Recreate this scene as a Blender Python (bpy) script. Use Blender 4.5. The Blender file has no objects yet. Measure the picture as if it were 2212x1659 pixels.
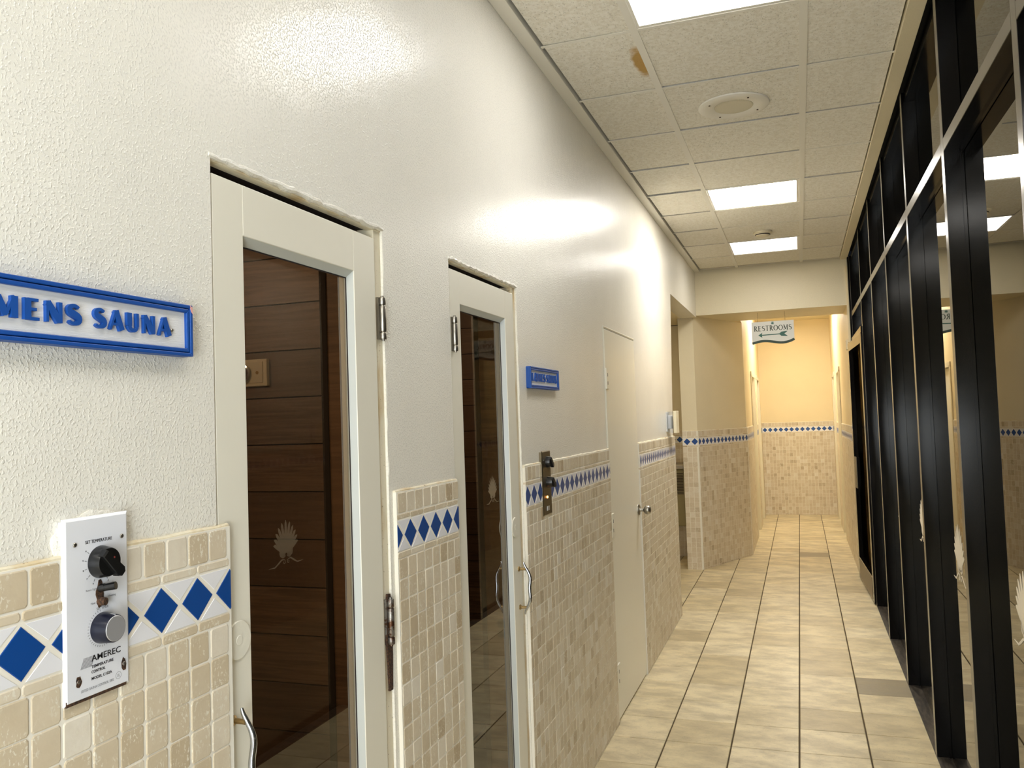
import bpy, math, random
from mathutils import Vector, Matrix
random.seed(7)
PI = math.pi
scene = bpy.context.scene
COL = scene.collection

# ------------------------------------------------------------------ camera
F_PX, YAW, PIT, ROL = 1811.6, 0.3288, 0.0440, -0.0341
cam_d = bpy.data.cameras.new('camera'); cam = bpy.data.objects.new('camera', cam_d); COL.objects.link(cam)
fwd = Vector((-math.sin(YAW)*math.cos(PIT), math.cos(YAW)*math.cos(PIT), math.sin(PIT)))
r0 = Vector((math.cos(YAW), math.sin(YAW), 0)); u0 = r0.cross(fwd)
r1 = math.cos(ROL)*r0 + math.sin(ROL)*u0; u1 = -math.sin(ROL)*r0 + math.cos(ROL)*u0
M3 = Matrix((r1, u1, -fwd)).transposed()
cam.matrix_world = Matrix.Translation((0.9515, 0, 1.565)) @ M3.to_4x4()
cam_d.lens = 36*F_PX/2212; cam_d.sensor_width = 36; cam_d.clip_start = 0.02
scene.camera = cam
# ------------------------------------------------------------------ world, exposure
w = bpy.data.worlds.new('world'); scene.world = w; w.use_nodes = True
w.node_tree.nodes['Background'].inputs[0].default_value = (0.5, 0.6, 0.8, 1)
w.node_tree.nodes['Background'].inputs[1].default_value = 0.003
vs = scene.view_settings
vs.view_transform = 'Standard'; vs.look = 'None'; vs.gamma = 1; vs.use_curve_mapping = False
vs.exposure = 1.62
NEAR_LIGHT = (1.0, 0.985, 0.97); NEAR_STR = 4.7; BACK_STR = 2.2; REAR_STR = 11.0
# unseen cool fill light, added on the right behind the viewer
al_ = bpy.data.lights.new('cool_fill', 'AREA'); al_.shape = 'RECTANGLE'; al_.size = 1.6; al_.size_y = 2.0; al_.energy = 46; al_.color = (.84, .92, 1.0)
alo = bpy.data.objects.new('cool_fill', al_); COL.objects.link(alo); alo.location = (1.30, -1.6, 1.3)
alo.rotation_euler = Vector((-1, .75, 0)).to_track_quat('-Z', 'Z').to_euler()
FAR_LIGHT = (1.0, 0.955, 0.88); FAR_STR = 14.5; END_STR = 4.2
HALL_LIGHT = (1.0, 0.93, 0.80); HALL_STR = 5.2

# ------------------------------------------------------------------ materials
def srgb(r, g, b):
    f = lambda c: (c/255/12.92) if c/255 <= .04045 else ((c/255+.055)/1.055)**2.4
    return (f(r), f(g), f(b), 1)
class NT:
    def __init__(s, name):
        s.m = bpy.data.materials.new(name); s.m.use_nodes = True
        s.t = s.m.node_tree; s.t.nodes.clear()
        s.out = s.n('ShaderNodeOutputMaterial')
    def n(s, typ, ins=None, **kw):
        nd = s.t.nodes.new(typ)
        for k, v in kw.items(): setattr(nd, k, v)
        for k, v in (ins or {}).items():
            if isinstance(v, bpy.types.NodeSocket): s.t.links.new(v, nd.inputs[k])
            else: nd.inputs[k].default_value = v
        return nd
    def coords(s, scale=(1, 1, 1)):
        tc = s.n('ShaderNodeNewGeometry')
        return s.n('ShaderNodeMapping', {'Vector': tc.outputs['Position'], 'Scale': scale}).outputs[0]
    def noise(s, scale, detail=3, rough=.5, vec=None, dist=0):
        return s.n('ShaderNodeTexNoise', {'Vector': vec or s.coords(), 'Scale': scale, 'Detail': detail, 'Roughness': rough, 'Distortion': dist}).outputs['Fac']
    def ramp(s, fac, stops):
        r = s.n('ShaderNodeValToRGB', {'Fac': fac}); e = r.color_ramp.elements
        while len(e) < len(stops): e.new(.5)
        for i, (p, c) in enumerate(stops):
            e[i].position = p; e[i].color = c if len(c) == 4 else (*c, 1)
        return r.outputs[0]
    def mix(s, fac, a, b, mode='MIX'):
        m = s.n('ShaderNodeMix', data_type='RGBA', blend_type=mode)
        for k, v in ((0, fac), (6, a), (7, b)):
            if isinstance(v, bpy.types.NodeSocket): s.t.links.new(v, m.inputs[k])
            else: m.inputs[k].default_value = v if k == 0 else (v if len(v) == 4 else (*v, 1))
        return m.outputs[2]
    def math(s, op, a, b=0.0):
        m = s.n('ShaderNodeMath', operation=op)
        for k, v in ((0, a), (1, b)):
            if isinstance(v, bpy.types.NodeSocket): s.t.links.new(v, m.inputs[k])
            else: m.inputs[k].default_value = v
        return m.outputs[0]
    def bump(s, h, strength, dist=.002, normal=None):
        i = {'Height': h, 'Strength': strength, 'Distance': dist}
        if normal: i['Normal'] = normal
        return s.n('ShaderNodeBump', i).outputs[0]
    def pbr(s, color, rough=.5, **kw):
        ins = {'Base Color': color, 'Roughness': rough}; ins.update({k.replace('_', ' '): v for k, v in kw.items()})
        p = s.n('ShaderNodeBsdfPrincipled', ins)
        s.t.links.new(p.outputs[0], s.out.inputs[0]); return s.m
def plain(name, c, rough=.5, **kw):
    t = NT(name); return t.pbr(c if len(c) == 4 else (*c, 1), rough, **kw)

def mat_plaster(name, c, rough, b1, b2):
    t = NT(name)
    lump = t.noise(20, 3, .5); big = t.noise(3.5, 2)
    speck = t.ramp(t.noise(210, 2, .5), [(.50, (0, 0, 0)), (.66, (1, 1, 1))])
    mask = t.ramp(t.noise(9, 3), [(.25, (.6,)*3), (.75, (1, 1, 1))])
    n1 = t.bump(lump, b1, .003); n2 = t.bump(t.math('MULTIPLY', speck, mask), b2, .0012, n1)
    col = t.mix(t.ramp(big, [(.35, (0, 0, 0)), (.7, (1, 1, 1))]), c, tuple(x*.965 for x in c[:3]))
    col = t.mix(t.math('MULTIPLY', speck, .55), col, tuple(x*.90 for x in c[:3]))
    return t.pbr(col, rough, Normal=n2)
M_plaster = mat_plaster('cream_wall_paint', srgb(243, 239, 226), .25, .30, .55)
M_smooth = mat_plaster('smooth_wall_paint', srgb(232, 220, 188), .45, .15, .15)
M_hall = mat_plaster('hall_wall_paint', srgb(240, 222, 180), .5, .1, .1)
def mat_jamb():
    t = NT('worn_jamb_paint')
    c = t.mix(t.ramp(t.noise(11, 4, .6, t.coords((1, 1, .35))), [(.50, (0, 0, 0)), (.68, (1, 1, 1))]), srgb(232, 222, 194), srgb(205, 178, 126))
    c = t.mix(t.ramp(t.noise(130, 3, .6), [(.66, (0, 0, 0)), (.72, (1, 1, 1))]), c, srgb(120, 88, 56))
    return t.pbr(c, .5, Normal=t.bump(t.noise(60, 3), .3, .002))
M_jamb = mat_jamb()
def mat_doorpaint():
    t = NT('door_paint')
    n = t.bump(t.noise(14, 2), .15, .004)
    return t.pbr(srgb(238, 233, 215), .3, Normal=n)
M_door = mat_doorpaint()
M_doorbead = plain('door_bead_paint', srgb(196, 199, 192), .35)
def mat_tile():
    t = NT('tumbled_travertine')
    a = t.n('ShaderNodeAttribute', attribute_name='rnd').outputs['Fac']
    base = t.ramp(a, [(0, srgb(190, 172, 141)), (.25, srgb(214, 199, 170)), (.6, srgb(227, 214, 188)), (1, srgb(242, 235, 218))])
    c1 = t.mix(t.math('MULTIPLY', t.noise(38, 4, .6), .35), base, srgb(168, 142, 102))
    pv = t.noise(230, 3, .6, t.coords((1, 1, .6)), .5)
    reg = t.ramp(t.noise(24, 2), [(.42, (0, 0, 0)), (.56, (1, 1, 1))])
    pit = t.math('MULTIPLY', t.ramp(pv, [(.56, (0, 0, 0)), (.61, (1, 1, 1))]), reg)
    c2 = t.mix(pit, c1, srgb(232, 224, 204))
    return t.pbr(c2, .42, Normal=t.bump(t.noise(120, 3), .3, .0012))
M_tile = mat_tile()
M_grout = plain('cream_grout', srgb(240, 234, 218), .8)
M_blue = plain('blue_glazed_tile', srgb(16, 70, 142), .28)
M_white = plain('white_glazed_tile', srgb(236, 235, 236), .22)
def mat_floor():
    t = NT('slate_look_floor_tile')
    a = t.n('ShaderNodeAttribute', attribute_name='rnd').outputs['Fac']
    base = t.ramp(a, [(0, srgb(150, 140, 118)), (.06, srgb(204, 188, 150)), (.4, srgb(226, 210, 170)), (1, srgb(240, 226, 190))])
    v = t.n('ShaderNodeMapping', {'Vector': t.n('ShaderNodeNewGeometry').outputs['Position'], 'Rotation': (0, 0, .7), 'Scale': (3.0, 5.5, 1.0)}).outputs[0]
    cloud = t.ramp(t.noise(1.6, 5, .6, v), [(.38, (0, 0, 0)), (.62, (1, 1, 1))])
    c = t.mix(t.math('MULTIPLY', cloud, .55), base, srgb(160, 146, 116))
    lines = t.ramp(t.noise(5.0, 4, .55, v, 1.2), [(.485, (0, 0, 0)), (.5, (1, 1, 1)), (.515, (0, 0, 0))])
    c = t.mix(t.math('MULTIPLY', lines, .22), c, srgb(110, 98, 72))
    nb = t.bump(t.noise(7, 5, .6, v), .5, .004)
    return t.pbr(c, .38, Normal=nb)
M_floor = mat_floor()
M_fgrout = plain('dark_floor_grout', srgb(84, 70, 46), .9)
def mat_ceiling(name, stain=None):
    t = NT(name)
    c = t.mix(t.ramp(t.noise(55, 4, .7), [(.42, (0, 0, 0)), (.60, (1, 1, 1))]), srgb(248, 244, 232), srgb(236, 230, 214))
    pits = t.ramp(t.n('ShaderNodeTexNoise', {'Vector': t.coords((1.6, 1, 1)), 'Scale': 115.0, 'Detail': 2.0}).outputs['Fac'], [(.30, (1, 1, 1)), (.38, (0, 0, 0))])
    c = t.mix(t.math('MULTIPLY', pits, .35), c, srgb(150, 140, 118))
    if stain:
        d = t.n('ShaderNodeMapping', {'Vector': t.n('ShaderNodeNewGeometry').outputs['Position'], 'Location': (-stain[0]*16, -stain[1]*3.6, 0), 'Scale': (16, 3.6, 0)}).outputs[0]
        ln = t.n('ShaderNodeVectorMath', {0: d}, operation='LENGTH').outputs['Value']
        f = t.math('ADD', ln, t.math('MULTIPLY', t.noise(18, 4), .7))
        c = t.mix(t.ramp(f, [(.75, (1, 1, 1)), (1.25, (0, 0, 0))]), c, srgb(196, 158, 92))
    return t.pbr(c, .9, Normal=t.bump(pits, .6, -.003))
M_ceil = mat_ceiling('fissured_ceiling_tile'); M_ceil_stain = mat_ceiling('stained_ceiling_tile', (.400, 3.43))
M_grid = plain('ceiling_grid_paint', srgb(240, 236, 224), .5)
M_plenum = plain('dark_plenum', (.02, .018, .015), .9)
M_bronze = plain('dark_bronze_metal', (.0035, .003, .0026), .13, IOR=1.30)
def mat_sill():
    t = NT('dark_slate_sill')
    v = t.coords((12, 2, 1))
    c = t.mix(t.ramp(t.noise(6, 5, .6, v), [(.4, (0, 0, 0)), (.65, (1, 1, 1))]), srgb(38, 34, 30), srgb(86, 78, 68))
    return t.pbr(c, .4)
M_sill = mat_sill()
M_wornsheen = plain('worn_sheen_bronze', srgb(92, 84, 72), .22)  # peeled wear, plus the grazing reflection on these faces lightened into the colour
def mat_glass(name, tint, ior):
    t = NT(name)
    fr = t.n('ShaderNodeFresnel', {'IOR': ior}).outputs[0]
    bf = t.n('ShaderNodeNewGeometry').outputs['Backfacing']
    fac = t.math('MULTIPLY', fr, t.math('SUBTRACT', 1.0, bf))
    tr = t.n('ShaderNodeBsdfTransparent', {'Color': tint}); gl = t.n('ShaderNodeBsdfGlossy', {'Roughness': 0.0, 'Color': (1, .98, .93, 1)})
    mx = t.n('ShaderNodeMixShader', {0: fac, 1: tr.outputs[0], 2: gl.outputs[0]})
    t.t.links.new(mx.outputs[0], t.out.inputs[0]); return t.m
M_glass = mat_glass('tinted_storefront_glass', (.32, .28, .22, 1), 2.0)
M_dglass = mat_glass('bronze_door_glass', (.68, .62, .52, 1), 1.75)
M_clear = mat_glass('clear_plastic', (.86, .88, .90, 1), 1.5)
M_etch = plain('white_etched_film', srgb(236, 226, 205), .8)
M_signblue = plain('blue_sign_paint', srgb(14, 76, 158), .45)
def mat_signwhite():
    t = NT('white_sign_paint')
    v = t.coords((3, 14, 90))
    return t.pbr(srgb(236, 235, 232), .55, Normal=t.bump(t.noise(6, 4, .6, v), .5, .002))
M_signwhite = mat_signwhite()
M_steel = plain('worn_steel', srgb(170, 165, 155), .32, Metallic=1.0)
M_chrome = plain('chrome', srgb(200, 205, 212), .12, Metallic=1.0)
M_brass = plain('aged_brass', srgb(176, 150, 104), .35, Metallic=1.0)
def mat_rust():
    t = NT('rust')
    c = t.mix(t.ramp(t.noise(260, 4, .7), [(.4, (0, 0, 0)), (.6, (1, 1, 1))]), srgb(30, 20, 14), srgb(92, 62, 38))
    return t.pbr(c, .85)
M_rust = mat_rust()
def mat_worn():
    t = NT('rusted_hinge_steel')
    f = t.ramp(t.noise(60, 4, .7), [(.47, (0, 0, 0)), (.6, (1, 1, 1))])
    return t.pbr(t.mix(f, srgb(150, 146, 138), srgb(92, 62, 42)), .4, Metallic=.8)
M_worn = mat_worn()
M_plate = plain('white_enamel_plate', srgb(232, 233, 236), .25)
M_steelplate = plain('brushed_steel_plate', srgb(118, 106, 84), .35, Metallic=.9)
M_black = plain('black_plastic', (.006, .006, .006), .3)
M_navy = plain('navy_black_plastic', srgb(14, 18, 36), .3)
M_silver = plain('silver_cap', srgb(198, 198, 200), .35, Metallic=.6)
M_ink = plain('black_ink', srgb(34, 32, 36), .6)
M_greyink = plain('grey_ink', srgb(150, 150, 152), .6)
M_ivory = plain('ivory_plastic', srgb(232, 222, 192), .4)
M_greydev = plain('grey_device_plastic', srgb(205, 204, 204), .4)
M_sign = plain('pale_grey_sign', srgb(222, 222, 214), .45)
M_green = plain('dark_green_print', srgb(44, 96, 84), .5)
M_greenink = plain('olive_black_print', srgb(62, 70, 56), .5)
M_greentrim = plain('dark_green_trim', srgb(40, 62, 50), .5)
M_chain = plain('small_steel_chain', srgb(130, 110, 80), .4, Metallic=.8)
M_cream = plain('cream_fitting_paint', srgb(226, 216, 188), .4)
M_slot = plain('dark_slot', (.03, .02, .015), .8)
def mat_wood():
    t = NT('dark_cedar_boards')
    a = t.n('ShaderNodeAttribute', attribute_name='rnd').outputs['Fac']
    base = t.ramp(a, [(0, srgb(96, 72, 56)), (.5, srgb(126, 98, 76)), (1, srgb(156, 126, 100))])
    v = t.coords((1.6, 1.6, 34))
    c = t.mix(t.math('MULTIPLY', t.ramp(t.noise(2.4, 5, .62, v, .8), [(.38, (0, 0, 0)), (.62, (1, 1, 1))]), .62), base, srgb(56, 42, 33))
    c = t.mix(t.ramp(t.noise(1.3, 2), [(.4, (0, 0, 0)), (.65, (.5, .5, .5))]), c, srgb(148, 118, 92))
    kn = t.n('ShaderNodeTexVoronoi', {'Vector': t.coords((1, 1, 1.3)), 'Scale': 3.7}).outputs['Distance']
    c = t.mix(t.ramp(kn, [(.05, (1, 1, 1)), (.10, (0, 0, 0))]), c, srgb(28, 18, 12))
    return t.pbr(c, .5)
M_wood = mat_wood()
def mat_emit(name, c, s):
    t = NT(name); e = t.n('ShaderNodeEmission', {'Color': (*c, 1), 'Strength': s})
    t.t.links.new(e.outputs[0], t.out.inputs[0]); return t.m
M_lampnear = mat_emit('cool_diffuser', NEAR_LIGHT, NEAR_STR)
M_lampback = mat_emit('white_diffuser', NEAR_LIGHT, BACK_STR)
M_lamprear = mat_emit('rear_diffuser', NEAR_LIGHT, REAR_STR); M_lampend = mat_emit('end_diffuser', FAR_LIGHT, END_STR)
M_lampfar = mat_emit('warm_diffuser', FAR_LIGHT, FAR_STR)
M_lamphall = mat_emit('yellow_diffuser', HALL_LIGHT, HALL_STR)
M_lampalcove = mat_emit('alcove_diffuser', (1, .84, .55), 5.0)
M_amber = mat_emit('amber_indicator', (1, .35, .08), 4.0)
M_ground = plain('night_deck', (.03, .03, .03), .9)

# ------------------------------------------------------------------ geometry helpers
class Fr:   # a frame: a along u, b up, c along the outward normal n
    def __init__(s, o, u, n, v=(0, 0, 1)):
        s.o = Vector(o); s.u = Vector(u).normalized(); s.n = Vector(n).normalized(); s.v = Vector(v)
    def __call__(s, a, b, c): return s.o + s.u*a + s.v*b + s.n*c
WL = Fr((0, 0, 0), (0, 1, 0), (1, 0, 0))      # the left wall: a = y, b = z, c = x
WORLD = Fr((0, 0, 0), (1, 0, 0), (0, 1, 0))   # a = x, b = z, c = y
class MB:
    def __init__(s): s.v = []; s.f = []; s.mi = []; s.r = []
    def add(s, vs, fs, mi=0, r=0.5):
        o = len(s.v); s.v += [Vector(p) for p in vs]
        for f in fs: s.f.append([i+o for i in f]); s.mi.append(mi); s.r.append(r)
        return s
    def box(s, x0, y0, z0, x1, y1, z1, mi=0, r=.5):
        v = [(x, y, z) for z in (z0, z1) for y in (y0, y1) for x in (x0, x1)]
        return s.add(v, [(0, 2, 3, 1), (4, 5, 7, 6), (0, 1, 5, 4), (1, 3, 7, 5), (3, 2, 6, 7), (2, 0, 4, 6)], mi, r)
    def fbox(s, F, a0, b0, c0, a1, b1, c1, mi=0, r=.5):
        return s.prism(F, [(a0, b0), (a1, b0), (a1, b1), (a0, b1)], c0, c1, mi, r)
    def prism(s, F, poly, c0, c1, mi=0, r=.5, inset=0, ih=0):
        n = len(poly); A = sum(poly[i][0]*poly[(i+1) % n][1]-poly[(i+1) % n][0]*poly[i][1] for i in range(n))
        if A < 0: poly = poly[::-1]
        v = [F(a, b, c0) for a, b in poly]+[F(a, b, c1-ih) for a, b in poly]
        fs = [tuple(range(n))[::-1]]+[(i, (i+1) % n, (i+1) % n+n, i+n) for i in range(n)]
        if inset:
            ca = sum(p[0] for p in poly)/n; cb = sum(p[1] for p in poly)/n
            ra = max(abs(p[0]-ca) for p in poly); rb = max(abs(p[1]-cb) for p in poly)
            v += [F(ca+(a-ca)*(1-inset/ra), cb+(b-cb)*(1-inset/rb), c1) for a, b in poly]
            fs += [(i+n, (i+1) % n+n, (i+1) % n+2*n, i+2*n) for i in range(n)]+[tuple(range(2*n, 3*n))]
        else: fs.append(tuple(range(n, 2*n)))
        return s.add(v, fs, mi, r)
    def cyl(s, F, a, b, r0_, c0, c1, n=24, r1_=None, mi=0, inset=0):
        pr = [(c0, r0_), (c1, r0_ if r1_ is None else r1_)]
        if inset: pr = [(c0, r0_), (c1-inset, pr[1][1]), (c1, pr[1][1]-inset)]
        return s.lathe(F, a, b, pr, n, mi)
    def lathe(s, F, a, b, prof, n=24, mi=0):
        v = []; k = len(prof)
        for c, r in prof:
            for i in range(n):
                t = 2*PI*i/n; v.append(F(a+r*math.cos(t), b+r*math.sin(t), c))
        fs = [(j*n+i, j*n+(i+1) % n, (j+1)*n+(i+1) % n, (j+1)*n+i) for j in range(k-1) for i in range(n)]
        fs += [tuple(range(n))[::-1], tuple(range((k-1)*n, k*n))]
        return s.add(v, fs, mi)
    def tube(s, pts, rad, n=10, mi=0):
        pts = [Vector(p) for p in pts]; v = []
        rs = rad if isinstance(rad, (list, tuple)) else [rad]*len(pts)
        ref = Vector((0.31, .17, .93))
        for i, p in enumerate(pts):
            d = (pts[min(i+1, len(pts)-1)]-pts[max(i-1, 0)]).normalized()
            x = d.cross(ref).normalized(); y = d.cross(x)
            for j in range(n):
                t = 2*PI*j/n; v.append(p+(x*math.cos(t)+y*math.sin(t))*rs[i])
        k = len(pts)
        fs = [(i*n+j, i*n+(j+1) % n, (i+1)*n+(j+1) % n, (i+1)*n+j) for i in range(k-1) for j in range(n)]
        fs += [tuple(range(n))[::-1], tuple(range((k-1)*n, k*n))]
        return s.add(v, fs, mi)
    def strip(s, F, pts, ws, c0, c1, mi=0):      # flat stroke of varying width along a path
        n = len(pts)
        if not isinstance(ws, (list, tuple)): ws = [ws]*n
        L = []; R = []
        for i, (a, b) in enumerate(pts):
            p, q = pts[max(i-1, 0)], pts[min(i+1, n-1)]
            dx, dy = q[0]-p[0], q[1]-p[1]; l = math.hypot(dx, dy) or 1; w_ = ws[i]/2
            L.append((a-dy/l*w_, b+dx/l*w_)); R.append((a+dy/l*w_, b-dx/l*w_))
        v = [F(*p, c0) for p in L]+[F(*p, c0) for p in R]+[F(*p, c1) for p in L]+[F(*p, c1) for p in R]
        fs = []
        for i in range(n-1):
            l0, l1, r0_, r1_ = i, i+1, n+i, n+i+1
            fs += [(l0+2*n, r0_+2*n, r1_+2*n, l1+2*n), (l0, l1, r1_, r0_), (l0, l0+2*n, l1+2*n, l1), (r0_, r1_, r1_+2*n, r0_+2*n)]
        fs += [(0, n, 3*n, 2*n), (n-1, 3*n-1, 4*n-1, 2*n-1)]
        return s.add(v, fs, mi)
    def build(s, name, mats, parent=None, smooth=False, bevel=0, loc=None):
        me = bpy.data.meshes.new(name)
        base = Vector(loc) if loc is not None else (Vector(parent['_b']) if parent is not None else Vector((0, 0, 0)))
        me.from_pydata([tuple(p-base) for p in s.v], [], s.f)
        for m in (mats if isinstance(mats, (list, tuple)) else [mats]): me.materials.append(m)
        me.polygons.foreach_set('material_index', s.mi)
        at = me.attributes.new('rnd', 'FLOAT', 'FACE'); at.data.foreach_set('value', s.r)
        if smooth: me.polygons.foreach_set('use_smooth', [True]*len(s.f))
        me.update()
        o = bpy.data.objects.new(name, me); COL.objects.link(o)
        if parent is not None: o.parent = parent; o['_b'] = parent['_b']
        else: o['_b'] = tuple(base); o.location = base
        if bevel:
            b = o.modifiers.new('bevel', 'BEVEL'); b.width = bevel; b.segments = 2; b.limit_method = 'ANGLE'; b.angle_limit = .7
        if smooth and hasattr(me, 'set_sharp_from_angle'): me.set_sharp_from_angle(angle=.7)
        return o
def tag(o, label=None, cat=None, group=None, kind=None):
    for k, v in (('label', label), ('category', cat), ('group', group), ('kind', kind)):
        if v: o[k] = v
    return o
def thing(name, loc, label, cat, group=None, kind=None):
    o = bpy.data.objects.new(name, None); COL.objects.link(o); o.location = loc; o['_b'] = tuple(loc); o.empty_display_size = .1
    return tag(o, label, cat, group, kind)
def text(mb, body, F, a0, a1, b0, b1, c0, c1, bold=0, mi=0, shear=0):
    cu = bpy.data.curves.new('t', 'FONT'); cu.body = body; cu.size = 1; cu.extrude = .5; cu.offset = bold; cu.shear = shear; cu.resolution_u = 3
    o = bpy.data.objects.new('t', cu); COL.objects.link(o)
    bpy.context.view_layer.update()
    me = bpy.data.meshes.new_from_object(o.evaluated_get(bpy.context.evaluated_depsgraph_get()))
    xs = [v.co.x for v in me.vertices]; ys = [v.co.y for v in me.vertices]
    x0, x1, y0, y1 = min(xs), max(xs), min(ys), max(ys)
    vs_ = [F(a0+(v.co.x-x0)/(x1-x0)*(a1-a0), b0+(v.co.y-y0)/(y1-y0)*(b1-b0), c0 if v.co.z < 0 else c1) for v in me.vertices]
    mb.add(vs_, [tuple(p.vertices) for p in me.polygons], mi)
    bpy.data.objects.remove(o); bpy.data.curves.remove(cu); bpy.data.meshes.remove(me)
# ---- hand-drawn lettering with thick and thin strokes
def arc(cx, cy, rx, ry, t0, t1, n=14): return [(cx+rx*math.cos(math.radians(t0+(t1-t0)*i/(n-1))), cy+ry*math.sin(math.radians(t0+(t1-t0)*i/(n-1)))) for i in range(n)]
def glyph(ch, T, t, serif):
    S = []; ln = lambda x0, y0, x1, y1, w_: S.append(([(x0, y0), (x1, y1)], w_))
    def sf(x, y, w_=.34):
        if serif: ln(x-w_/2, y, x+w_/2, y, .07)
    h0, h1 = .03, .97
    if ch == 'M':
        ln(.13, 0, .17, 1, t); ln(.16, 1-T*.3, .52, .1, T); ln(.50, .1, .88, 1, t); ln(.88, 0, .88, 1, T); sf(.13, h0); sf(.13, h1, .28); sf(.88, h0); sf(.9, h1, .28); return S, 1.08
    if ch == 'N':
        ln(.14, 0, .14, 1, t); ln(.16, .93, .72, .07, T); ln(.76, 0, .76, 1, t if serif else T*.6); sf(.14, h0); sf(.14, h1); sf(.76, h1); return S, .9
    if ch == 'E':
        ln(.2, 0, .2, 1, T); ln(.2, 1-t/2, .68, 1-t/2, t); ln(.2, .5, .6, .5, t); ln(.2, t/2, .72, t/2, t); sf(.2, h0); sf(.2, h1); return S, .78
    if ch == 'L': ln(.2, 0, .2, 1, T); ln(.2, t/2, .66, t/2, t); sf(.2, h1); return S, .7
    if ch == 'I': ln(.2, 0, .2, 1, T); sf(.2, h0); sf(.2, h1); return S, .4
    if ch == 'T': ln(.4, 0, .4, 1, T); ln(.02, 1-t/2, .78, 1-t/2, t*1.1); sf(.4, h0); return S, .8
    if ch == 'D':
        ln(.18, 0, .18, 1, T); p = arc(.2, .5, .52, .5-t/2, 90, -90); S.append((p, [t+(T-t)*math.sin(PI*i/13) for i in range(14)])); return S, .85
    if ch == 'A':
        ln(.08, 0, .44, 1, t); ln(.44, 1, .80, 0, T); ln(.22, .3, .66, .3, t); sf(.08, h0, .26); sf(.82, h0, .32); return S, .92
    if ch == 'U':
        ln(.18, .32, .18, 1, T); p = arc(.44, .32, .26, .32-t/2, 180, 360); S.append((p, [T+(t-T)*(i/13)**.5 for i in range(14)])); ln(.70, .3, .70, 1, t if serif else T*.55); return S, .86
    if ch == 'O':
        p = arc(.5, .5, .42, .5-t/2, 0, 360, 33); S.append((p, [t+(T-t)*abs(math.cos(2*PI*i/32))**1.2 for i in range(33)])); return S, 1.0
    if ch == 'R':
        ln(.2, 0, .2, 1, T); p = arc(.28, .73, .32, .27-t/2, 90, -90); S.append((p, [t+(T-t)*math.sin(PI*i/13) for i in range(14)])); ln(.2, 1-t/2, .3, 1-t/2, t); ln(.2, .46, .3, .46, t); ln(.38, .46, .76, 0, T); sf(.2, h0); sf(.82, h0, .2); sf(.14, h1, .2); return S, .84
    if ch == 'S':
        p = arc(.38, .74, .25, .26-t/2, 30, 250, 12)+arc(.36, .27, .27, .27-t/2, 60, -150, 12)
        m = len(p); S.append((p, [t+(T-t)*math.sin(PI*i/(m-1))**2 for i in range(m)])); return S, .72
    return S, .5
def lettering(mb, word, F, a0, a1, b0, b1, c0, c1, T=.26, t=.1, serif=False, gap=.08, mi=0):
    tot = 0; lay = []
    for ch in word:
        if ch == ' ': tot += .55; continue
        S, w_ = glyph(ch, T, t, serif); lay.append((S, tot)); tot += w_+gap
    tot -= gap; k = (a1-a0)/tot; h = b1-b0
    for S, o in lay:
        for j, (pts, ws) in enumerate(S):
            P = [(a0+(o+x)*k, b0+y*h) for x, y in pts]
            W_ = [q*k for q in ws] if isinstance(ws, list) else ws*k
            mb.strip(F, P, W_, c0, c1-j*.00002, mi)

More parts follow.
